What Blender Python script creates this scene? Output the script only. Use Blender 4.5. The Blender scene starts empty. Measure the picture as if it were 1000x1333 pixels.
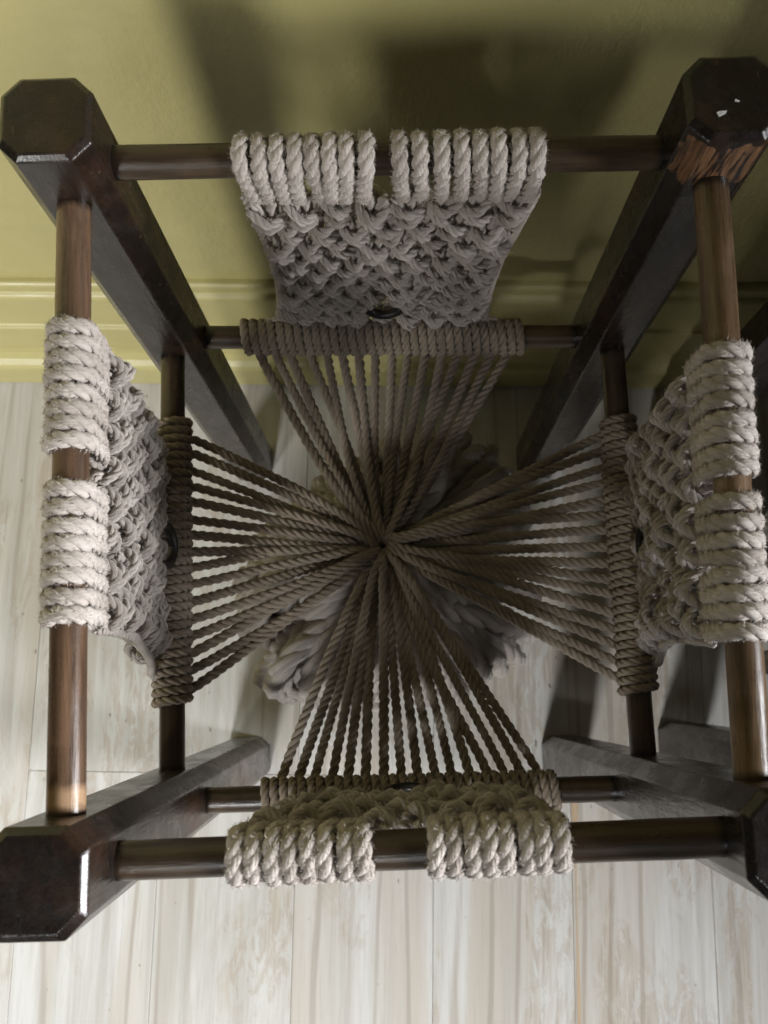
import bpy, math, random
import numpy as np
from mathutils import Vector, Matrix
random.seed(7)
rng = np.random.default_rng(7)
scene = bpy.context.scene
C = scene.collection

# ------------------------------------------------------------------ camera
cam_data = bpy.data.cameras.new('camera')
cam = bpy.data.objects.new('camera', cam_data); C.objects.link(cam)
rt = Vector((0.99977259, 0.01486582, -0.01528989)); up = Vector((-0.01161373, 0.98087804, 0.19427661))
fw = Vector((-0.01788559, 0.19405486, -0.98082762))
cam.matrix_world = Matrix(((rt.x, up.x, -fw.x, 0.000335), (rt.y, up.y, -fw.y, -0.089587),
                           (rt.z, up.z, -fw.z, 0.904484), (0, 0, 0, 1)))
cam_data.sensor_fit = 'VERTICAL'; cam_data.sensor_height = 36.0; cam_data.sensor_width = 27.0
cam_data.lens = 1233.656 / 1333 * 36
cam_data.clip_start = 0.02; cam_data.clip_end = 100
cam_data.dof.use_dof = True; cam_data.dof.focus_distance = 0.47; cam_data.dof.aperture_fstop = 17
scene.camera = cam

# ------------------------------------------------------------------ world and lamps
world = bpy.data.worlds.new('World'); scene.world = world; world.use_nodes = True
bg = world.node_tree.nodes['Background']
bg.inputs[0].default_value = (0.97, 0.98, 1.0, 1); bg.inputs[1].default_value = 0.042

# unseen spot from the left front; its cone edge is set to keep it off the right of the wall
def beam(name, loc, edge_pt, pitch, half, energy, color, blend, radius):
    loc = Vector(loc); e = Vector(edge_pt) - loc; e.z = 0; e.normalize()
    m = Vector((-e.y, e.x, 0))                       # towards the lit side (left)
    g = e * math.cos(pitch) + Vector((0, 0, -math.sin(pitch))); Y = e * math.sin(pitch) + Vector((0, 0, math.cos(pitch)))
    f = g * math.cos(half) + m * math.sin(half); X = -m * math.cos(half) + g * math.sin(half)
    l = bpy.data.lights.new(name, 'SPOT'); l.energy = energy; l.color = color; l.spot_size = 2 * half; l.spot_blend = blend
    l.use_square = True; l.shadow_soft_size = radius
    o = bpy.data.objects.new(name, l); C.objects.link(o)
    o.matrix_world = Matrix(((X.x, Y.x, -f.x, loc.x), (X.y, Y.y, -f.y, loc.y), (X.z, Y.z, -f.z, loc.z), (0, 0, 0, 1)))
    return o
beam('left_front_beam', (-1.20, -1.35, 1.30), (-0.045, 0.242, 0.3), math.radians(26), math.radians(25), 262, (1.0, 0.985, 0.95), 0.25, 0.42)
# light over the floor from the front, cut off above by the spot's cone edge, set to spare wall and seat
def low_beam(name, loc, top_pt, half, energy, color, blend, radius):
    loc = Vector(loc); g = (Vector(top_pt) - loc).normalized(); X = Vector((g.y, -g.x, 0)).normalized(); d = g.cross(X)
    if d.z > 0: d = -d
    f = g * math.cos(half) + d * math.sin(half); Y = X.cross(f)
    if Y.z < 0: Y = -Y
    X = Y.cross(-f)
    l = bpy.data.lights.new(name, 'SPOT'); l.energy = energy; l.color = color; l.spot_size = 2 * half; l.spot_blend = blend
    l.use_square = True; l.shadow_soft_size = radius
    o = bpy.data.objects.new(name, l); C.objects.link(o)
    o.matrix_world = Matrix(((X.x, Y.x, -f.x, loc.x), (X.y, Y.y, -f.y, loc.y), (X.z, Y.z, -f.z, loc.z), (0, 0, 0, 1)))
low_beam('front_floor_light', (-0.50, -2.75, 2.90), (0.02, 0.320, 0.0), math.radians(11), 500, (0.97, 0.985, 1.0), 0.12, 0.27)
# cool unseen spot on the right, almost edge-on to the wall; its cone edge is set to leave the wall and the far right post in shade
beam('right_beam', (1.65, -0.47, 1.00), (-0.16, 0.242, 0.3), math.radians(7), math.radians(30), 345, (0.95, 0.965, 1.0), 0.10, 0.27)

vs = scene.view_settings
vs.view_transform = 'Standard'; vs.look = 'None'; vs.exposure = 0.0; vs.gamma = 1.0; vs.use_curve_mapping = False
scene.render.engine = 'CYCLES'
scene.cycles.max_bounces = 8

# ------------------------------------------------------------------ node helpers
def mat(name):
    m = bpy.data.materials.new(name); m.use_nodes = True
    nt = m.node_tree; nt.nodes.clear()
    out = nt.nodes.new('ShaderNodeOutputMaterial'); b = nt.nodes.new('ShaderNodeBsdfPrincipled')
    nt.links.new(b.outputs[0], out.inputs[0]); return m, nt, b
def N(nt, t, **kw):
    n = nt.nodes.new(t)
    for k, v in kw.items():
        if k.startswith('i_'):
            key = k[2:]; key = int(key) if key.isdigit() else key.replace('_', ' ')
            n.inputs[key].default_value = v
        else: setattr(n, k, v)
    return n
def noise(nt, vec, scale, detail=4, rough=0.55, dist=0.0):
    n = N(nt, 'ShaderNodeTexNoise', i_Scale=scale, i_Detail=detail, i_Roughness=rough, i_Distortion=dist)
    if vec is not None: nt.links.new(vec, n.inputs['Vector'])
    return n.outputs['Fac']
def ramp(nt, fac, stops, interp='LINEAR'):
    r = N(nt, 'ShaderNodeValToRGB'); cr = r.color_ramp; cr.interpolation = interp
    while len(cr.elements) < len(stops): cr.elements.new(0.5)
    for e, (p, c) in zip(cr.elements, stops):
        e.position = p; e.color = (c, c, c, 1) if not hasattr(c, '__len__') else (*c, 1)
    nt.links.new(fac, r.inputs[0]); return r.outputs[0]
def mix(nt, fac, a, b, mode='MIX'):
    m = N(nt, 'ShaderNodeMix', data_type='RGBA', blend_type=mode)
    for sock, v in ((m.inputs[0], fac), (m.inputs[6], a), (m.inputs[7], b)):
        if hasattr(v, 'is_output'): nt.links.new(v, sock)
        else: sock.default_value = v if not hasattr(v, '__len__') else (*v, 1)
    return m.outputs[2]
def mathn(nt, op, a, b=None, clamp=False):
    m = N(nt, 'ShaderNodeMath', operation=op, use_clamp=clamp)
    for s, v in ((m.inputs[0], a), (m.inputs[1], b)):
        if v is None: continue
        if hasattr(v, 'is_output'): nt.links.new(v, s)
        else: s.default_value = v
    return m.outputs[0]
def mapping(nt, vec, scale, loc=None):
    m = N(nt, 'ShaderNodeMapping'); m.inputs['Scale'].default_value = scale
    if loc is not None:
        if hasattr(loc, 'is_output'): nt.links.new(loc, m.inputs['Location'])
        else: m.inputs['Location'].default_value = loc
    nt.links.new(vec, m.inputs[0]); return m.outputs[0]
def bump(nt, h, strength, dist, b):
    n = N(nt, 'ShaderNodeBump', i_Strength=strength, i_Distance=dist)
    nt.links.new(h, n.inputs['Height']); nt.links.new(n.outputs[0], b.inputs['Normal'])
def link(nt, a, b): nt.links.new(a, b)

# ------------------------------------------------------------------ materials
def rope_material(name, col, dark, light):
    m, nt, b = mat(name)
    uv = N(nt, 'ShaderNodeUVMap').outputs[0]
    pos = N(nt, 'ShaderNodeNewGeometry').outputs['Position']
    rnd = N(nt, 'ShaderNodeObjectInfo').outputs['Random']
    # fibres run along each ply with a slight lay
    f1 = noise(nt, mapping(nt, uv, (85, 7, 1)), 1.0, 4, 0.65, 0.5)
    f2 = noise(nt, mapping(nt, uv, (60, 3, 1)), 1.0, 2, 0.5)
    blot = noise(nt, pos, 55, 3)
    c = mix(nt, ramp(nt, f1, [(0.32, 0.0), (0.68, 1.0)]), dark, col)
    c = mix(nt, mathn(nt, 'MULTIPLY', ramp(nt, blot, [(0.45, 0.0), (0.7, 1.0)]), 0.6), c, light)
    c = mix(nt, 0.32, c, mix(nt, rnd, dark, light))
    link(nt, c, b.inputs['Base Color'])
    b.inputs['Roughness'].default_value = 0.85; b.inputs['Specular IOR Level'].default_value = 0.2
    b.inputs['Sheen Weight'].default_value = 0.25; b.inputs['Sheen Roughness'].default_value = 0.5
    h = mathn(nt, 'ADD', f1, mathn(nt, 'MULTIPLY', f2, 0.7))
    bump(nt, h, 0.9, 0.0009, b)
    return m
M_CORD = rope_material('twisted_cord', (0.345, 0.278, 0.210), (0.205, 0.160, 0.117), (0.44, 0.36, 0.278))
M_WOOL = rope_material('fuzzy_cord', (0.515, 0.456, 0.405), (0.325, 0.280, 0.242), (0.65, 0.59, 0.54))

def wood_material(name, base, streak, lightc, rough, chip=None, joints=False, end_band=False):
    m, nt, b = mat(name)
    obj = N(nt, 'ShaderNodeTexCoord').outputs['Object']
    rnd = N(nt, 'ShaderNodeObjectInfo').outputs['Random']
    off = N(nt, 'ShaderNodeCombineXYZ'); link(nt, mathn(nt, 'MULTIPLY', rnd, 9.0), off.inputs[0]); link(nt, mathn(nt, 'MULTIPLY', rnd, 5.0), off.inputs[2])
    g = noise(nt, mapping(nt, obj, (160, 160, 9), off.outputs[0]), 1.0, 5, 0.6, 0.6)
    blot = noise(nt, mapping(nt, obj, (26, 26, 16), off.outputs[0]), 1.0, 4, 0.6)
    fine = noise(nt, mapping(nt, obj, (900, 900, 60), off.outputs[0]), 1.0, 3, 0.6)
    c = mix(nt, ramp(nt, g, [(0.35, 0.0), (0.7, 1.0)]), base, streak)
    c = mix(nt, ramp(nt, blot, [(0.5, 0.0), (0.72, 0.8)]), c, lightc)
    c = mix(nt, mathn(nt, 'MULTIPLY', ramp(nt, fine, [(0.3, 1.0), (0.5, 0.0)]), 0.5), c, tuple(x * 0.4 for x in base))
    if chip:  # patch of bare wood where the varnish and edge are worn off (x, y, z box in object space)
        (x0, x1), (y0, y1), (z0, z1) = chip
        sep = N(nt, 'ShaderNodeSeparateXYZ'); link(nt, obj, sep.inputs[0])
        wob = mathn(nt, 'MULTIPLY', mathn(nt, 'SUBTRACT', noise(nt, mapping(nt, obj, (120, 120, 60)), 1.0, 3), 0.5), 0.012)
        mk = None
        for s, (lo, hi) in zip(sep.outputs, chip):
            v = mathn(nt, 'ADD', s, wob)
            for w in (mathn(nt, 'GREATER_THAN', v, lo), mathn(nt, 'LESS_THAN', v, hi)):
                mk = w if mk is None else mathn(nt, 'MULTIPLY', mk, w)
        gouge = ramp(nt, noise(nt, mapping(nt, obj, (300, 300, 35)), 1.0, 3, 0.6, 0.8), [(0.42, 0.0), (0.52, 1.0)])
        raw = mix(nt, ramp(nt, fine, [(0.35, 0.0), (0.6, 1.0)]), (0.10, 0.050, 0.026), (0.235, 0.12, 0.058)); raw = mix(nt, gouge, (0.022, 0.014, 0.011), raw)
        c = mix(nt, mk, c, raw)
    if joints:  # shadow line painted where a rung leaves its socket, and a rubbed bare ring beside it (uv.y = distance to the nearer end)
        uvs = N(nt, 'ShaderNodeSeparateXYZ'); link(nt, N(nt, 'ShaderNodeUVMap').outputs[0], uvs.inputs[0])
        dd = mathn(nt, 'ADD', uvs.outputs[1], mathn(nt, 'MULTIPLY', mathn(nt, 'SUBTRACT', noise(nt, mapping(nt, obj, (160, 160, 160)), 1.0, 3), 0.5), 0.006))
        if end_band:
            mk = mathn(nt, 'MULTIPLY', ramp(nt, dd, [(0.0285, 1.0), (0.0310, 0.0)]), ramp(nt, g, [(0.35, 0.6), (0.65, 0.95)]))
            sep = N(nt, 'ShaderNodeSeparateXYZ'); link(nt, obj, sep.inputs[0])
            mk = mathn(nt, 'MULTIPLY', mk, mathn(nt, 'LESS_THAN', sep.outputs[2], 0.1))
            c = mix(nt, mk, c, (0.42, 0.27, 0.16))
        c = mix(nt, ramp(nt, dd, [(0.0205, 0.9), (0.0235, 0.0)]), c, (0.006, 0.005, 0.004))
    # rubbed edges
    bev = N(nt, 'ShaderNodeBevel', samples=4); bev.inputs[0].default_value = 0.0016
    vm = N(nt, 'ShaderNodeVectorMath', operation='DOT_PRODUCT'); link(nt, bev.outputs[0], vm.inputs[0]); link(nt, N(nt, 'ShaderNodeNewGeometry').outputs['Normal'], vm.inputs[1])
    if not joints:
        ed = mathn(nt, 'MULTIPLY', ramp(nt, vm.outputs['Value'], [(0.90, 1.0), (0.985, 0.0)]), ramp(nt, blot, [(0.42, 0.1), (0.62, 0.75)]))
        c = mix(nt, ed, c, (0.12, 0.075, 0.048))
        scr = ramp(nt, noise(nt, mapping(nt, obj, (420, 60, 420)), 1.0, 2, 0.5, 0.3), [(0.70, 0.0), (0.74, 0.5)])
        c = mix(nt, scr, c, (0.13, 0.10, 0.08))
        dust = ramp(nt, noise(nt, mapping(nt, obj, (70, 70, 70)), 1.0, 6, 0.75), [(0.50, 0.0), (0.75, 0.07)])
        c = mix(nt, dust, c, (0.22, 0.20, 0.18))
    link(nt, c, b.inputs['Base Color'])
    link(nt, ramp(nt, noise(nt, mapping(nt, obj, (60, 60, 30), off.outputs[0]), 1.0, 6, 0.7), [(0.35, rough - 0.05), (0.65, rough + 0.12)]), b.inputs['Roughness'])
    wave = noise(nt, mapping(nt, obj, (34, 34, 12), off.outputs[0]), 1.0, 3)
    bump(nt, mathn(nt, 'ADD', mathn(nt, 'ADD', g, mathn(nt, 'MULTIPLY', fine, 0.6)), mathn(nt, 'MULTIPLY', wave, 1.6)), 0.32, 0.0008, b)
    return m
M_POST = wood_material('dark_varnished_post', (0.009, 0.007, 0.006), (0.016, 0.010, 0.007), (0.046, 0.021, 0.011), 0.24)
M_POST_CHIP = wood_material('dark_varnished_post_worn', (0.009, 0.007, 0.006), (0.018, 0.011, 0.008), (0.050, 0.024, 0.013), 0.24,
                            chip=((-0.02, 0.0165), (-0.03, -0.005), (0.5275, 0.5545)))
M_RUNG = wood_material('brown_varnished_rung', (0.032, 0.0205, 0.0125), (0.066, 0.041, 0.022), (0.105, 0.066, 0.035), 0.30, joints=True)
M_RUNG_WORN_LIT = wood_material('rubbed_lit_brown_rung', (0.060, 0.037, 0.020), (0.160, 0.099, 0.053), (0.26, 0.17, 0.095), 0.27, joints=True)  # worn wood, with the rung's highlight also put into the base colour
M_RUNG_BAND = wood_material('rubbed_lit_brown_rung_bare_end', (0.062, 0.037, 0.023), (0.170, 0.100, 0.060), (0.27, 0.17, 0.105), 0.25, joints=True, end_band=True)  # worn and bare-ended; the strong highlight is painted into its lighter base
M_RING, nt, b = mat('dark_ring')
b.inputs['Base Color'].default_value = (0.012, 0.010, 0.009, 1); b.inputs['Roughness'].default_value = 0.32
link(nt, ramp(nt, noise(nt, N(nt, 'ShaderNodeTexCoord').outputs['Object'], 90, 3), [(0.3, 0.25), (0.7, 0.5)]), b.inputs['Roughness'])
M_CHIP, nt, b = mat('white_paint_fleck')
link(nt, ramp(nt, noise(nt, N(nt, 'ShaderNodeTexCoord').outputs['Object'], 900, 2), [(0.3, (0.6, 0.6, 0.58)), (0.7, (0.85, 0.85, 0.83))]), b.inputs['Base Color'])

# wall paint
def paint_material(name, orange):
    m, nt, b = mat(name)
    pos = N(nt, 'ShaderNodeNewGeometry').outputs['Position']
    big = noise(nt, pos, 4.0, 3); mid = noise(nt, mapping(nt, pos, (30, 30, 14)), 1.0, 4, 0.6)
    c = mix(nt, ramp(nt, big, [(0.35, 0.0), (0.7, 1.0)]), (0.415, 0.373, 0.155), (0.470, 0.424, 0.186))
    c = mix(nt, mathn(nt, 'MULTIPLY', ramp(nt, mid, [(0.55, 0.0), (0.75, 1.0)]), 0.35), c, (0.54, 0.49, 0.235))
    scuff = ramp(nt, noise(nt, mapping(nt, pos, (55, 55, 38)), 1.0, 6, 0.8, 1.5), [(0.665, 0.0), (0.70, 0.45)])
    c = mix(nt, scuff, c, (0.60, 0.57, 0.38))
    dirt = ramp(nt, noise(nt, mapping(nt, pos, (9, 9, 22)), 1.0, 6, 0.75), [(0.5, 0.0), (0.8, 0.35)])
    c = mix(nt, dirt, c, (0.30, 0.27, 0.13))
    link(nt, c, b.inputs['Base Color'])
    link(nt, ramp(nt, mid, [(0.3, 0.34), (0.7, 0.48)]), b.inputs['Roughness'])
    peel = noise(nt, mapping(nt, pos, (190, 190, 110)), 1.0, 5, 0.7)
    lump = noise(nt, mapping(nt, pos, (40, 40, 22)), 1.0, 3, 0.5)
    # coarser roller texture towards the right of the wall
    sep = N(nt, 'ShaderNodeSeparateXYZ'); link(nt, pos, sep.inputs[0])
    k = mathn(nt, 'ADD', mathn(nt, 'MULTIPLY', sep.outputs[0], 2.2), 0.55, True)
    h = mathn(nt, 'ADD', mathn(nt, 'MULTIPLY', peel, mathn(nt, 'ADD', mathn(nt, 'MULTIPLY', k, 0.9), 0.12)), mathn(nt, 'MULTIPLY', lump, 0.6))
    bump(nt, h, 0.75 * orange, 0.0018, b)
    return m
M_WALL = paint_material('olive_wall_paint', 1.0)
M_SKIRT = paint_material('olive_skirting_paint', 0.55)

# whitewashed floor planks
M_PLANK, nt, b = mat('whitewashed_plank')
pos = N(nt, 'ShaderNodeNewGeometry').outputs['Position']
rnd = N(nt, 'ShaderNodeObjectInfo').outputs['Random']
off = N(nt, 'ShaderNodeCombineXYZ'); link(nt, mathn(nt, 'MULTIPLY', rnd, 37.0), off.inputs[0]); link(nt, mathn(nt, 'MULTIPLY', rnd, 11.0), off.inputs[1])
def pm(s): return mapping(nt, pos, s, off.outputs[0])
streak = noise(nt, pm((42, 1.9, 1)), 1.0, 6, 0.68, 0.6)
fine = noise(nt, pm((480, 13, 1)), 1.0, 6, 0.75, 0.2)
worn = noise(nt, pm((9, 3.2, 1)), 1.0, 5, 0.62, 1.1)
patch = noise(nt, pm((80, 24, 1)), 1.0, 6, 0.78, 0.7)
band = noise(nt, pm((13, 0.9, 1)), 1.0, 4, 0.6, 0.5)
rings = N(nt, 'ShaderNodeTexWave', wave_type='BANDS', bands_direction='X', i_Scale=11.0, i_Distortion=9.0, i_Detail=3.0, i_Detail_Scale=0.8)
link(nt, pm((1.0, 0.13, 1)), rings.inputs['Vector'])
white = mix(nt, ramp(nt, streak, [(0.40, 0.0), (0.58, 1.0)]), (0.455, 0.440, 0.408), (0.565, 0.560, 0.538))
white = mix(nt, mathn(nt, 'MULTIPLY', ramp(nt, band, [(0.48, 0.0), (0.62, 1.0)]), 0.75), white, (0.455, 0.41, 0.35))
c = mix(nt, mathn(nt, 'MULTIPLY', ramp(nt, fine, [(0.38, 1.0), (0.47, 0.0)]), 0.42), white, (0.37, 0.33, 0.28))
tan = mix(nt, ramp(nt, fine, [(0.35, 0.0), (0.62, 1.0)]), (0.27, 0.21, 0.155), (0.47, 0.405, 0.325))
chips = mathn(nt, 'MULTIPLY', ramp(nt, worn, [(0.50, 0.0), (0.56, 1.0)]), ramp(nt, patch, [(0.47, 0.0), (0.51, 1.0)]))
c = mix(nt, mathn(nt, 'MULTIPLY', chips, 0.55), c, tan)
line = mathn(nt, 'MULTIPLY', ramp(nt, rings.outputs['Fac'], [(0.02, 1.0), (0.10, 0.0)]), ramp(nt, band, [(0.44, 0.0), (0.54, 1.0)]))
c = mix(nt, mathn(nt, 'MULTIPLY', line, 0.42), c, (0.24, 0.19, 0.145))
speck = noise(nt, pm((150, 60, 1)), 1.0, 2, 0.5)
c = mix(nt, ramp(nt, speck, [(0.72, 0.0), (0.75, 0.8)]), c, (0.15, 0.105, 0.07))
tone = mix(nt, rnd, (0.93, 0.92, 0.90), (1.0, 1.0, 1.0))
c = mix(nt, 1.0, c, tone, 'MULTIPLY')
link(nt, c, b.inputs['Base Color'])
link(nt, ramp(nt, streak, [(0.3, 0.42), (0.7, 0.58)]), b.inputs['Roughness'])
bump(nt, mathn(nt, 'ADD', fine, streak), 0.15, 0.0005, b)
M_GAP, nt, b = mat('floor_gap')
link(nt, ramp(nt, noise(nt, N(nt, 'ShaderNodeNewGeometry').outputs['Position'], 60, 3), [(0.3, (0.20, 0.17, 0.14)), (0.7, (0.30, 0.26, 0.21))]), b.inputs['Base Color'])
M_TAN, nt, b = mat('bare_tan_strip')
pos = N(nt, 'ShaderNodeNewGeometry').outputs['Position']
link(nt, ramp(nt, noise(nt, mapping(nt, pos, (300, 9, 1)), 1.0, 4), [(0.35, (0.34, 0.235, 0.14)), (0.65, (0.47, 0.345, 0.225))]), b.inputs['Base Color'])
b.inputs['Roughness'].default_value = 0.5

# ------------------------------------------------------------------ mesh helpers
def mesh_from(name, verts, faces, material, uv=None, smooth=True):
    me = bpy.data.meshes.new(name)
    me.from_pydata([tuple(v) for v in verts], [], faces)
    if uv is not None:
        lay = me.uv_layers.new(name='UVMap')
        li = np.empty(len(me.loops), dtype=np.int32); me.loops.foreach_get('vertex_index', li)
        lay.data.foreach_set('uv', np.asarray(uv, dtype=np.float32)[li].ravel())
    if smooth: me.polygons.foreach_set('use_smooth', np.ones(len(me.polygons), dtype=bool))
    me.materials.append(material); me.update(); return me
def obj(name, me, parent=None, loc=None, mw=None):
    o = bpy.data.objects.new(name, me); C.objects.link(o)
    if parent is not None: o.parent = parent
    if mw is not None: o.matrix_local = mw
    elif loc is not None: o.location = loc
    return o
def tag(o, label=None, cat=None, group=None, kind=None):
    for k, v in (('label', label), ('category', cat), ('group', group), ('kind', kind)):
        if v is not None: o[k] = v
    return o
def box(x0, x1, y0, y1, z0, z1):
    v = [(x, y, z) for z in (z0, z1) for y in (y0, y1) for x in (x0, x1)]
    return v, [(0, 2, 3, 1), (4, 5, 7, 6), (0, 1, 5, 4), (2, 6, 7, 3), (0, 4, 6, 2), (1, 3, 7, 5)]

class Buf:
    def __init__(s): s.v = []; s.f = []; s.uv = []; s.n = 0
    def add(s, v, f, uv):
        s.v.append(np.asarray(v)); s.uv.append(np.asarray(uv)); s.f += [tuple(i + s.n for i in q) for q in f]; s.n += len(v)
    def mesh(s, name, material): return mesh_from(name, np.concatenate(s.v), s.f, material, np.concatenate(s.uv))

def resample(pts, step, smooth=3):
    P = np.asarray(pts, dtype=float)
    if smooth > 1 and len(P) > 2:      # Catmull-Rom
        Q = np.vstack([2 * P[0] - P[1], P, 2 * P[-1] - P[-2]]); out = []
        for i in range(1, len(Q) - 2):
            for t in np.linspace(0, 1, 12, endpoint=False):
                a, b_, c_, d = Q[i - 1], Q[i], Q[i + 1], Q[i + 2]
                out.append(0.5 * ((2 * b_) + (-a + c_) * t + (2 * a - 5 * b_ + 4 * c_ - d) * t * t + (-a + 3 * b_ - 3 * c_ + d) * t ** 3))
        out.append(Q[-2]); P = np.array(out)
    L = np.concatenate([[0], np.cumsum(np.linalg.norm(np.diff(P, axis=0), axis=1))])
    n = max(3, int(round(L[-1] / step)) + 1); s = np.linspace(0, L[-1], n)
    return np.stack([np.interp(s, L, P[:, k]) for k in range(3)], 1), s
def frames(P, ref=None):
    T = np.gradient(P, axis=0); T /= np.linalg.norm(T, axis=1)[:, None] + 1e-12
    u = np.array(ref if ref is not None else (0.31, 0.17, 0.93), dtype=float); U = []
    for t in T:
        u = u - t * (u @ t); u /= np.linalg.norm(u) + 1e-12; U.append(u.copy())
    U = np.array(U); return T, U, np.cross(T, U)
def rope(buf, pts, R, pitch, step=0.0016, sides=6, plies=3, phase=0.0, stretch=None, fuzz=0, fuzz_len=0.004, smooth=3, wob=0.0, groove=1.0):
    """one laid rope along pts: three plies twisted round each other"""
    P, s = resample(pts, step, smooth)
    if wob: P = P + np.cumsum(rng.normal(0, 1, P.shape), axis=0) * wob * 0.15
    T, U, V = frames(P)
    n = len(P)
    for k in range(plies):
        a = phase + 2 * math.pi * (k / plies + s / pitch)
        jit = 1 + 0.05 * math.sin(k * 2.1 + phase)
        off = (np.cos(a)[:, None] * U + np.sin(a)[:, None] * V) * R * (0.40 + 0.10 * groove) * jit
        ang = 2 * math.pi * np.arange(sides) / sides
        d = np.cos(ang)[None, :, None] * U[:, None, :] + np.sin(ang)[None, :, None] * V[:, None, :]
        O = off[:, None, :] + d * R * (0.66 - 0.10 * groove)
        O[0] = off[0][None] * 1.0; O[-1] = off[-1][None] * 1.0        # close the ends to a point
        if stretch is not None:
            ax, k1 = np.asarray(stretch[0], float), stretch[1]
            O = O + ax[None, None, :] * ((O @ ax) * (k1 - 1))[:, :, None]
        X = (P[:, None, :] + O).reshape(-1, 3)
        idx = np.arange(n * sides).reshape(n, sides)
        A = idx[:-1]; B = idx[1:]
        f = np.stack([A, np.roll(A, -1, 1), np.roll(B, -1, 1), B], -1).reshape(-1, 4)
        uv = np.stack([np.broadcast_to((ang / (2 * math.pi) * R * 3.5)[None] + (s * 0.25)[:, None] + k * 1.7, (n, sides)),
                       np.broadcast_to(s[:, None], (n, sides))], -1).reshape(-1, 2) * 20
        buf.add(X, [tuple(int(i) for i in q) for q in f], uv)
    if fuzz:
        vs, fs, us = [], [], []
        for q in range(fuzz):
            i = rng.integers(1, n - 1); a = rng.uniform(0, 2 * math.pi)
            nrm = math.cos(a) * U[i] + math.sin(a) * V[i]
            o = nrm * R * 0.98
            if stretch is not None:
                ax = np.asarray(stretch[0], float); o = o + ax * ((o @ ax) * (stretch[1] - 1))
            p0 = P[i] + o * 0.95
            dr = nrm * rng.uniform(0.12, 0.75) + T[i] * rng.normal(0, 0.8) + rng.normal(0, 0.45, 3); dr /= np.linalg.norm(dr)
            ln = fuzz_len * rng.uniform(0.35, 1.0)
            sd = np.cross(dr, rng.normal(0, 1, 3)); sd /= np.linalg.norm(sd) + 1e-9; w = 0.00009
            bend = nrm * -0.25 * ln + rng.normal(0, 0.25, 3) * ln
            m1 = p0 + dr * ln * 0.55; m2 = p0 + dr * ln + bend * 0.7
            b0 = len(vs); vs += [p0 - sd * w, p0 + sd * w, m1 + sd * w, m1 - sd * w, m2]
            fs += [(b0, b0 + 1, b0 + 2, b0 + 3), (b0 + 3, b0 + 2, b0 + 4)]; us += [(0, 0)] * 5
        buf.add(np.array(vs), fs, np.array(us))

# ------------------------------------------------------------------ the setting
WALL_Y = 0.2423
TILT = -0.009          # wall base runs a hair off the camera's horizontal
floor = obj('floor', mesh_from('floor', *box(-1.6, 1.6, -2.0, WALL_Y + 0.05, -0.03, -0.004), M_GAP, smooth=False)); tag(floor, kind='structure')
wall = obj('wall', mesh_from('wall', *box(-1.6, 1.6, WALL_Y, WALL_Y + 0.12, -0.004, 1.9), M_WALL, smooth=False)); tag(wall, kind='structure')
# skirting: one moulded profile (y out from the wall, z up) run along the wall
prof = [(0.0, 0.2345), (0.004, 0.2345), (0.0065, 0.232), (0.0070, 0.2275), (0.0055, 0.2245), (0.0050, 0.2165), (0.0085, 0.2140), (0.0100, 0.2110),
        (0.0102, 0.152), (0.0115, 0.1500), (0.0140, 0.1490), (0.0148, 0.1465), (0.0140, 0.1440), (0.0142, 0.0950), (0.0125, 0.0905), (0.0120, 0.082), (0.0130, 0.072), (0.0170, 0.0625),
        (0.0220, 0.0585), (0.0245, 0.0545), (0.0250, 0.048), (0.0250, 0.0005), (0.0, 0.0005)]
pv = []; pf = []
prof = [(o, max(.0005, .9045 - (.9045 - z) * (.0896 + WALL_Y - .025 + .020 * (z / .2345)) / (.0896 + .2173))) for o, z in prof]
xs = np.linspace(-1.6, 1.6, 17)
for x in xs: pv += [(x, WALL_Y - y, z) for y, z in prof]
k = len(prof)
for i in range(len(xs) - 1):
    for j in range(k - 1): pf.append((i * k + j, i * k + j + 1, (i + 1) * k + j + 1, (i + 1) * k + j))
skirt = obj('skirting_board', mesh_from('skirting_board', pv, pf, M_SKIRT, smooth=False)); tag(skirt, kind='structure')
bv = skirt.modifiers.new('round', 'BEVEL'); bv.width = 0.0012; bv.segments = 2; bv.limit_method = 'ANGLE'; bv.angle_limit = math.radians(25)

# floor planks, running towards the wall
PW = 0.1253
def plank_mesh(w, l):
    g = 0.00018; e = 0.0004; t = 0.004
    v = []; 
    for z, ins in ((-t, 0), (-e, 0), (0, e)):
        v += [(g + ins, g + ins, z), (w - g - ins, g + ins, z), (w - g - ins, l - g - ins, z), (g + ins, l - g - ins, z)]
    f = [(8, 9, 10, 11)]
    for r in (0, 4):
        for j in range(4): f.append((r + j, r + (j + 1) % 4, r + 4 + (j + 1) % 4, r + 4 + j))
    return mesh_from('plank', v, f, M_PLANK, smooth=False)
LONG = plank_mesh(PW, 1.20)
x_ref = 0.1585 - 9 * PW
for i in range(20):
    x = x_ref + (i - 2) * PW
    joint = {0: -0.42, 1: 0.03, 2: -0.75}[i % 3]
    if i in (7, 8, 9): joint = -0.159      # the cross joint that shows beside the stand
    y = joint - 1.2 * 2
    while y < WALL_Y:
        if y + 1.2 > -2.0 and y < WALL_Y - 0.001:
            if y + 1.2 > WALL_Y + 0.03:
                me = plank_mesh(PW, min(1.2, WALL_Y + 0.02 - y))
            else: me = LONG
            obj('plank', me, floor, (x, y, 0))
        y += 1.2
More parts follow.
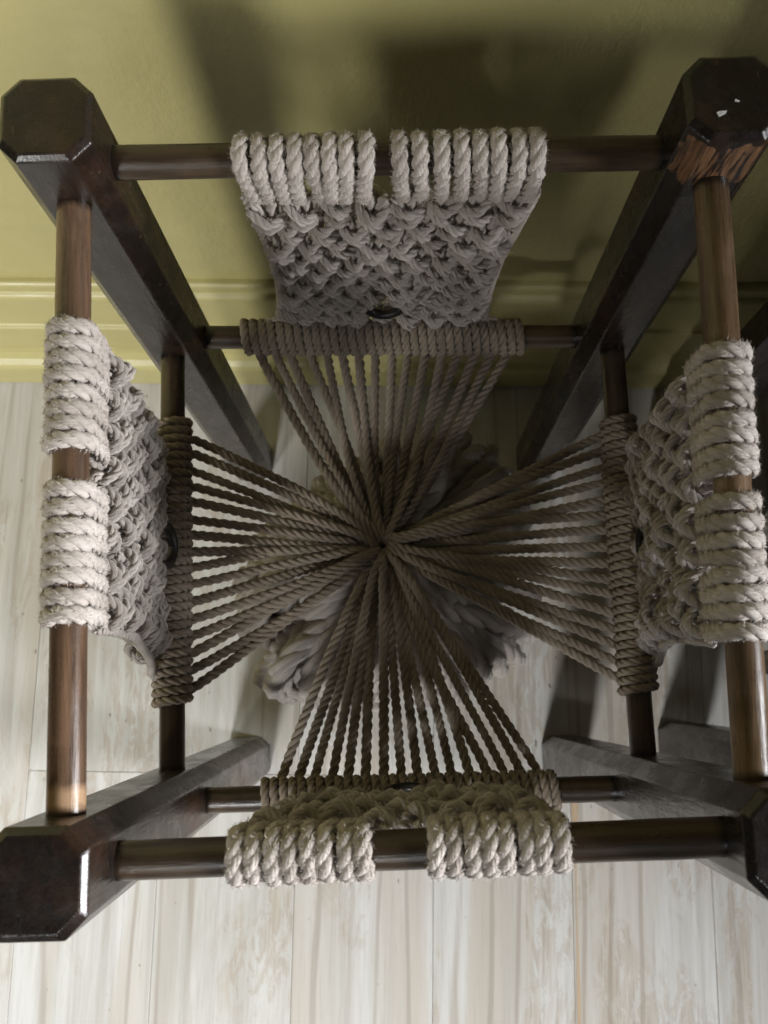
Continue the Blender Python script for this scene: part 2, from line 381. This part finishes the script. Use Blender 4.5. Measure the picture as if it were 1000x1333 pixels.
# narrow bare strip along one seam
sv = []; 
ys = np.linspace(-1.2, -0.16, 30)
for y in ys:
    w = 0.0032 + 0.0026 * math.sin(y * 7.0 + 1.0) + 0.0010 * math.sin(y * 31)
    sv += [(0.1620 - w, y, 0.0004), (0.1620 + w, y, 0.0004)]
obj('bare_strip', mesh_from('bare_strip', sv, [(2 * i, 2 * i + 1, 2 * i + 3, 2 * i + 2) for i in range(len(ys) - 1)], M_TAN, smooth=False), floor)

# ------------------------------------------------------------------ the stand
V3 = lambda *a: np.array(a, dtype=float)
FEET = dict(FL=V3(-.1435, -.1386, 0), FR=V3(.1463, -.1453, 0), BR=V3(.1380, .1377, 0), BL=V3(-.1405, .1448, 0))
TOPS = dict(FL=V3(-.1330, -.1493, .5581), FR=V3(.1349, -.1430, .5569), BR=V3(.1389, .1457, .5608), BL=V3(-.1413, .1481, .5585))
RUNG = dict(  # ends of each rung
    TF=(V3(-.1338, -.1485, .5156), V3(.1355, -.1431, .5296)), TB=(V3(-.1412, .1479, .5238), V3(.1388, .1451, .5209)),
    LF=(V3(-.1374, -.1448, .3224), V3(.1397, -.1440, .3258)), LB=(V3(-.1409, .1467, .3210), V3(.1385, .1421, .3106)),
    TL=(V3(-.1337, -.1486, .5221), V3(-.1412, .1479, .5204)), TR=(V3(.1359, -.1432, .5120), V3(.1389, .1452, .5271)),
    LL=(V3(-.1372, -.1450, .3321), V3(-.1409, .1468, .3340)), LR=(V3(.1397, -.1440, .3260), V3(.1385, .1424, .3324)))
LOOPS = dict(F=[(.2345, .442, 8), (.52, .718, 8)], B=[(.2605, .476, 8), (.506, .566, 2), (.573, .748, 6)],
             L=[(.31, .5095, 8), (.554, .7475, 8)], R=[(.256, .46, 8), (.4825, .6805, 8)])
WRAPS = dict(F=(.1865, .814), B=(.1515, .809), L=(.192, .792), R=(.19, .78))
INWARD = dict(F=V3(0, 1, 0), B=V3(0, -1, 0), L=V3(1, 0, 0), R=V3(-1, 0, 0))
ROD_R = 0.0075
KNOT = V3(-.0110, .0088, .300)        # where the seat cords are gathered (stand space)
KNOT = V3(KNOT[0] * math.cos(-.0425) - KNOT[1] * math.sin(-.0425), KNOT[0] * math.sin(-.0425) + KNOT[1] * math.cos(-.0425), KNOT[2])

def post_mesh(foot, top, half, cut, chamf):
    def ring(c, h, k): return [(c[0] + x, c[1] + y, c[2]) for x, y in
        ((h, -h + k), (h, h - k), (h - k, h), (-h + k, h), (-h, h - k), (-h, -h + k), (-h + k, -h), (h - k, -h))]
    d = top - foot; H = top[2]
    v = []
    lv = [(0, half - .0015, cut * .95), (.0015, half, cut)] + [(z, half, cut) for z in np.linspace(.06, H - .06, 7)] + [(H - chamf, half, cut), (H, half - chamf, cut * .93)]
    for z, h, k in lv:
        c = d * (z / H) + np.array((0, 0, 0.0)); v += ring((c[0], c[1], z), h, k)
    f = [tuple(range(7, -1, -1))]
    for r in range(len(lv) - 1):
        for j in range(8): f.append((r * 8 + j, r * 8 + (j + 1) % 8, (r + 1) * 8 + (j + 1) % 8, (r + 1) * 8 + j))
    f.append(tuple((len(lv) - 1) * 8 + j for j in range(8)))
    return v, f
def rod_mesh(L, material, name='rung'):
    v = []; f = []; n = 28
    zs = np.sort(np.concatenate([np.linspace(0, L, 15), (.018, .024, .032, L - .018, L - .024, L - .032)]))
    for z in zs:
        r = ROD_R * (1 + 0.010 * math.sin(z * 61) + 0.006 * math.sin(z * 143))
        v += [(r * math.cos(2 * math.pi * j / n), r * math.sin(2 * math.pi * j / n), z) for j in range(n)]
    for i in range(len(zs) - 1):
        for j in range(n): f.append((i * n + j, i * n + (j + 1) % n, (i + 1) * n + (j + 1) % n, (i + 1) * n + j))
    f += [tuple(range(n - 1, -1, -1)), tuple((len(zs) - 1) * n + j for j in range(n))]
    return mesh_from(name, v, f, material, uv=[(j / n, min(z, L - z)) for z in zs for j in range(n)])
def basis(loc, x, y, z, s=(1, 1, 1)):
    x, y, z = [np.asarray(a) / np.linalg.norm(a) for a in (x, y, z)]
    return Matrix(((x[0] * s[0], y[0] * s[1], z[0] * s[2], loc[0]), (x[1] * s[0], y[1] * s[1], z[1] * s[2], loc[1]), (x[2] * s[0], y[2] * s[1], z[2] * s[2], loc[2]), (0, 0, 0, 1)))

# --- shared rope pieces
def loop_piece(seed):
    """cord doubled over the upper rung; x along the rung, y towards the inside, z up"""
    b_ = Buf(); r = np.random.default_rng(seed)
    rc = ROD_R + 0.0018
    pts = [(r.normal(0, .0006), .0058, -.026), (r.normal(0, .0006), .0086, -.015)]
    for a in np.radians(np.arange(-20, 262, 20)): pts.append((r.normal(0, .00022), rc * math.cos(a), rc * math.sin(a)))
    pts += [(r.normal(0, .0006), .0015, -.0150), (r.normal(0, .0008), .0035, -.024)]
    rope(b_, pts, 0.0021, 0.0195, step=.0015, phase=r.uniform(0, 6), stretch=((1, 0, 0), 1.74), fuzz=1300, fuzz_len=.0027, sides=8, groove=.35)
    return b_.mesh('loop', M_WOOL)
LOOP_ME = [loop_piece(s) for s in range(5)]
def wrap_piece(seed):
    b_ = Buf(); r = np.random.default_rng(seed + 50)
    rc = ROD_R + 0.0023; pts = []
    for a in np.radians(np.arange(0, 361, 15)): pts.append((.0054 * (a / (2 * math.pi) - .5), rc * math.cos(a), rc * math.sin(a)))
    rope(b_, pts, 0.00255, 2 * math.pi * rc / 4 * 1.001, step=.0015, phase=0.6, stretch=((1, 0, 0), 1.12), fuzz=26, fuzz_len=.0018)
    return b_.mesh('wrap_turn', M_CORD)
WRAP_ME = [wrap_piece(s) for s in range(4)]
def knot_piece(seed, mirror):
    b_ = Buf(); r = np.random.default_rng(seed + 90); m = -1 if mirror else 1
    j = lambda s=.0005: r.normal(0, s)
    R_ = .00238
    for sy in (1, -1):
        rope(b_, [(-.0088 * m, 0, .0070), (-.0058 * m, .0036 * sy, .0058 + j()), (0, (.0068 + j(.0005)) * sy, .0034 + j()), (.0056 * m, .0040 * sy, .0016 + j()), (.0082 * m, 0, .0000), (.0066 * m, -.0030 * sy, -.0015)], R_, .016, groove=.65, phase=r.uniform(0, 6), fuzz=130, fuzz_len=.003)
        rope(b_, [(.0088 * m, 0, .0004), (.0062 * m, .0038 * sy, -.0012 + j()), (0, (.0068 + j(.0005)) * sy, -.0036 + j()), (-.0056 * m, .0040 * sy, -.0050 + j()), (-.0084 * m, 0, -.0066), (-.0096 * m, -.0006 * sy, -.0100)], R_, .016, groove=.65, phase=r.uniform(0, 6), fuzz=130, fuzz_len=.003)
    for sx in (1, -1):
        rope(b_, [(sx * .0062, 0, .0125), (sx * .0030, 0, .0080), (sx * .0024, 0, 0), (sx * .0030, 0, -.0075), (sx * .0060, .0008, -.0125)], R_, .019, groove=.35, phase=r.uniform(0, 6))
    return b_.mesh('knot', M_WOOL)
KNOT_ME = [knot_piece(s, s % 2) for s in range(6)]
def torus(R1, r1, n=40, m=12):
    v = []; f = []
    for i in range(n):
        a = 2 * math.pi * i / n
        for j in range(m):
            q = 2 * math.pi * j / m; v.append(((R1 + r1 * math.cos(q)) * math.cos(a), r1 * math.sin(q), (R1 + r1 * math.cos(q)) * math.sin(a)))
    for i in range(n):
        for j in range(m): f.append((i * m + j, i * m + (j + 1) % m, ((i + 1) % n) * m + (j + 1) % m, ((i + 1) % n) * m + j))
    return mesh_from('ring', v, f, M_RING)
RING_ME = torus(.0118, .0029)

def build_stand():
    root = bpy.data.objects.new('rope_stand', None); C.objects.link(root); root.empty_display_size = .05
    for key in ('FL', 'FR', 'BR', 'BL'):
        v, f = post_mesh(FEET[key], TOPS[key], .0193, .0078, .0026)
        me = mesh_from('post', v, f, M_POST_CHIP if key == 'BR' else M_POST, smooth=False)
        o = obj('post', me, root, tuple(FEET[key]))
        bv = o.modifiers.new('worn edges', 'BEVEL'); bv.width = .0007; bv.segments = 2; bv.limit_method = 'ANGLE'; bv.angle_limit = math.radians(20)
        if key == 'BR':
            o['label'] = 'post with bare chipped wood below its top and white paint flecks'
            for cx, cy, s, rz in ((-.0065, -.0085, .0017, .9), (.0004, -.0030, .0008, .3)):
                fv = [(-1.0 * s, -.2 * s, 0), (-.3 * s, .9 * s, 0), (.5 * s, .35 * s, 0), (1.5 * s, -.9 * s, 0), (.6 * s, -1.0 * s, 0)]
                t = TOPS['BR'] - FEET['BR']
                a = mesh_from('paint_fleck', fv + [(x, y, .0003) for x, y, z in fv], [(9, 8, 7, 6, 5)[::-1]] + [(i, (i + 1) % 5, 5 + (i + 1) % 5, 5 + i) for i in range(5)], M_CHIP, smooth=False)
                fo = obj('paint_fleck', a, o, (t[0] + cx, t[1] + cy, t[2] + .0002)); fo.rotation_euler = (0, 0, rz)
        if key == 'FL':     # drying crack in the end grain
            t = TOPS['FL'] - FEET['FL']
            cv = [(-.0042, -.0164, .0001), (-.0026, -.0164, .0001), (-.0031, -.0128, .0001), (-.0022, -.0096, .0001), (-.0036, -.0125, .0001)]
            cr = obj('crack', mesh_from('crack', [(x + t[0], y + t[1], t[2] + z) for x, y, z in cv], [(0, 1, 2, 4), (4, 2, 3)], M_RING, smooth=False), o)
    rung = {}; rung_m = {}
    for key, (a, b_) in RUNG.items():
        d = b_ - a; L = np.linalg.norm(d); d = d / L
        x = np.cross(d, (0, 0, 1.0)); x /= np.linalg.norm(x); y = np.cross(d, x)
        rung_m[key] = basis(a, x, y, d)
        rung[key] = obj('rung', rod_mesh(L, {'TL': M_RUNG_BAND, 'TR': M_RUNG_WORN_LIT}.get(key, M_RUNG)), root, mw=rung_m[key])
    # seat gather: a tight binding that also parents the seat cords
    bb = Buf()
    for q in range(3):
        pts = [(KNOT[0] + .0105 * math.cos(a), KNOT[1] + .0105 * math.sin(a), KNOT[2] - .026 - q * .0046) for a in np.radians(np.arange(0, 366, 20))]
        rope(bb, pts, .0024, .0155, phase=q)
    seat = obj('cord_seat', bb.mesh('cord_seat', M_CORD), root)
    for side in 'FBLR':
        a, b_ = RUNG['T' + side]; a2, b2 = RUNG['L' + side]; inn = INWARD[side]
        dT = b_ - a; LT = np.linalg.norm(dT); dT = dT / LT; dL = b2 - a2; LL = np.linalg.norm(dL); dL = dL / LL
        lo = LOOPS[side][0][0] * LT; hi = LOOPS[side][-1][1] * LT
        w0, w1 = WRAPS[side][0] * LL, WRAPS[side][1] * LL
        cT = (lo + hi) / 2; cL = (w0 + w1) / 2; wT = hi - lo; wL = (w1 - w0)
        zc = np.cross(dT, inn); zc = zc if zc[2] > 0 else -zc
        xT = dT if np.dot(np.cross(inn, (0, 0, 1.0)), dT) > 0 else -dT
        xL = dL if np.dot(np.cross(inn, (0, 0, 1.0)), dL) > 0 else -dL
        sgn = 1 if np.dot(xT, dT) > 0 else -1
        def surf(u, v, n=0.0):
            """point of the woven panel: u across (-.5..+.5), v down (0..1)"""
            w = wT * (1 - v) + (wL * (.73 if side == 'B' else .80)) * v - .014 * math.sin(math.pi * v)
            pt = a + dT * cT + dT * (u * w) + np.array((0, 0, -.020)); pl = a2 + dL * cL + dL * (u * w) + np.array((0, 0, .0095))
            return pt * (1 - v) + pl * v + inn * (.0045 - .0150 * v + .006 * math.sin(math.pi * v) + n)
        # panel body: edge cords and the cords that run down onto the lower rung
        pb = Buf()
        for u in (-.5, .5):
            rope(pb, [surf(u, v, rng.normal(0, .0006)) for v in np.linspace(0, 1, 9)], .0024, .0135, phase=rng.uniform(0, 6))
        for i in range(16):
            u = -.47 + .94 * i / 15
            e = a2 + dL * (w0 + wL * (.06 + .88 * i / 15)) - inn * .0085 + np.array((0, 0, .0030))
            rope(pb, [surf(u, .90), surf(u, .985, .001), e], .0023, .0135, phase=rng.uniform(0, 6))
        panel = obj('macrame_panel', pb.mesh('macrame_panel', M_WOOL), root)
        # loops over the upper rung
        for s0, s1, n in LOOPS[side]:
            for i in range(n):
                t = (s0 + (s1 - s0) * (i + .5) / n) * LT + rng.normal(0, .00035)
                th = rng.normal(0, .045); xx = xT * math.cos(th) + zc * math.sin(th); zz = np.cross(xx, inn); zz = zz if zz[2] > 0 else -zz
                obj('loop', LOOP_ME[rng.integers(0, 5)], panel, mw=basis(a + dT * t, xx, inn, zz, (1, rng.uniform(.97, 1.05), rng.uniform(.97, 1.05))))
        # knots
        rows = 10
        ring_u, ring_v = 0.0, .80
        for r in range(rows):
            v = .035 + .93 * (r + .5) / rows
            n = 8 if r % 2 == 0 else 7
            for i in range(n):
                u = (-.5 + (i + .5) / 8) if n == 8 else (-.5 + (i + 1) / 8)
                p = surf(u, v, rng.normal(0, .0014))
                if np.linalg.norm(p - surf(ring_u, ring_v)) < .0125: continue
                du = surf(u + .03, v) - surf(u - .03, v); dv = surf(u, v - .03) - surf(u, v + .03)
                x = du if np.dot(du, xT) > 0 else -du; x = x / np.linalg.norm(x)
                th = rng.normal(0, .18); x2 = x * math.cos(th) + dv / np.linalg.norm(dv) * math.sin(th)
                nn = inn + rng.normal(0, .10, 3); nn = nn - x2 * np.dot(nn, x2); nn = nn / np.linalg.norm(nn); z2 = np.cross(x2, nn)
                w = np.linalg.norm(du) / .06 / 8
                obj('knot', KNOT_ME[rng.integers(0, 6)], panel, mw=basis(p, x2, nn, z2, (w / .0178 * rng.uniform(.84, 1.02), rng.uniform(.9, 1.2), rng.uniform(.88, 1.10))))
        p = surf(ring_u, ring_v, {'L': .0085, 'F': .0085, 'B': .0005, 'R': .001}[side])
        obj('ring', RING_ME, panel, mw=basis(p, xT, inn + np.array((0, 0, .22)), np.array((0, 0, 1.0)) - .22 * inn))
        # turns round the lower rung
        nw = 32
        for i in range(nw):
            t = w0 + wL * (i + .5) / nw
            ph = -1.9 + rng.normal(0, .05)
            y2 = inn * math.cos(ph) + np.array((0, 0, 1.0)) * math.sin(ph); z2 = np.cross(xL, y2)
            obj('wrap_turn', WRAP_ME[rng.integers(0, 4)], rung['L' + side], mw=rung_m['L' + side].inverted() @ basis(a2 + dL * t, xL, y2, z2, (wL / nw / .0054 * .98, 1 + rng.normal(0, .012), 1 + rng.normal(0, .012))))
        # seat cords, lower rung to the gather
        nc = 16
        order = rng.permutation(nc)
        for i in range(nc):
            t = w0 + wL * (.035 + .93 * (i + .5) / nc) + rng.normal(0, .0005)
            st = a2 + dL * t
            p0 = st + inn * .0060 + np.array((0, 0, -.0085)); p1 = st + inn * .0130 + np.array((0, 0, -.0060))
            dirv = (p1 - KNOT); dirv[2] = 0; rho = np.linalg.norm(dirv); dirv = dirv / rho
            lay = (order[i] % 4)
            lat = np.array((-dirv[1], dirv[0], 0)) * rng.normal(0, .0013)
            zt = KNOT[2] + .004; sid = np.cross(inn, (0, 0, 1.0))
            def at(k, drop, l=1.0): return np.array((KNOT[0], KNOT[1], 0)) + inn * (np.dot(dirv, inn) * rho * k) + sid * (np.dot(dirv, sid) * rho * k ** .88) + lat * l + np.array((0, 0, zt + (p1[2] - zt) * k - drop))
            pts = [p0, p1, at(.72, .0008 + lay * .0004), at(.48, .0022 + lay * .0015, 1.7), at(.27, .003 + lay * .0032, 1.5), at(.13, .004 + lay * .0043, .8),
                   np.array((KNOT[0], KNOT[1], 0)) + (dirv * .0052 + np.array((-dirv[1], dirv[0], 0)) * rng.normal(0, .0022)) + np.array((0, 0, zt - .0085 - lay * .0045)),
                   np.array((KNOT[0], KNOT[1], 0)) + dirv * .0042 + np.array((0, 0, zt - .030))]
            cb = Buf(); rope(cb, pts, .0030 * rng.uniform(.94, 1.06), rng.uniform(.0145, .0185), step=.0017, phase=rng.uniform(0, 6), fuzz=160, fuzz_len=.0022)
            obj('cord', cb.mesh('cord', M_CORD), seat)
    # the cord ends below the gather are tied up in fat loose loops
    tb = Buf()
    c0 = np.array((KNOT[0], KNOT[1], 0))
    for q in range(9):
        a = q / 9 * 2 * math.pi
        rope(tb, [c0 + V3(.006 * math.cos(a), .006 * math.sin(a), .275), c0 + V3(.012 * math.cos(a + .5), .012 * math.sin(a + .5), .235), c0 + V3(.014 * math.cos(a + 1), .014 * math.sin(a + 1), .19), c0 + V3(.020 * math.cos(a + 1.2), .020 * math.sin(a + 1.2), .13)], .0045, .024, step=.003)
    tassel = obj('tassel', tb.mesh('tassel', M_WOOL), root)
    lobes = [(50, .126, .165), (-24, .122, .150), (-56, .108, .14), (-104, .100, .14), (-142, .126, .145), (176, .108, .16), (128, .085, .17), (92, .075, .18), (12, .085, .175),
             (-40, .115, .19), (-85, .100, .185), (-125, .118, .19), (-160, .112, .195), (30, .110, .20), (70, .098, .205)]
    for az, R1, z in lobes:
        for q in range(6):
            A = math.radians(az + (q - 2.5) * 6.5 + rng.normal(0, 3)); Rr = R1 * rng.uniform(.88, 1.03); zz = z + rng.normal(0, .012)
            sw = rng.normal(0, .010)
            e = V3(math.cos(A), math.sin(A), 0); s = V3(-math.sin(A), math.cos(A), 0)
            pts = [c0 + e * .008 + V3(0, 0, .268), c0 + e * Rr * .45 + s * (sw - .008) + V3(0, 0, .262 - .02 * rng.random()), c0 + e * Rr * .85 + s * (sw - .004) + V3(0, 0, zz + .045),
                   c0 + e * Rr + s * sw + V3(0, 0, zz), c0 + e * Rr * .8 + s * (sw + .012) + V3(0, 0, zz - .026), c0 + e * Rr * .4 + s * (sw + .010) + V3(0, 0, zz - .022), c0 + e * .014 + V3(0, 0, zz + .005)]
            lb = Buf(); rope(lb, pts, .0072 * rng.uniform(.85, 1.1), .050, step=.0028, phase=rng.uniform(0, 6), fuzz=700, fuzz_len=.006, groove=.05, sides=8)
            obj('cord_loop', lb.mesh('cord_loop', M_WOOL), tassel)
    return root
stand = build_stand()
stand.rotation_euler = (0, 0, .0425)
tag(stand, 'dark wooden stand with rope macrame sides and a star of seat cords', 'stand', 'rope stands along the wall')

def copy_tree(o, parent=None):
    c = o.copy(); C.objects.link(c)
    if parent is not None:
        c.parent = parent; c.matrix_parent_inverse = o.matrix_parent_inverse.copy()
    for ch in list(o.children): copy_tree(ch, c)
    return c
second = copy_tree(stand)
second.location = (.4015, .0150, 0); second.rotation_euler = (0, 0, .010)
tag(second, 'dark wooden stand beside the first, only the lower ends of its legs in view', 'stand', 'rope stands along the wall')
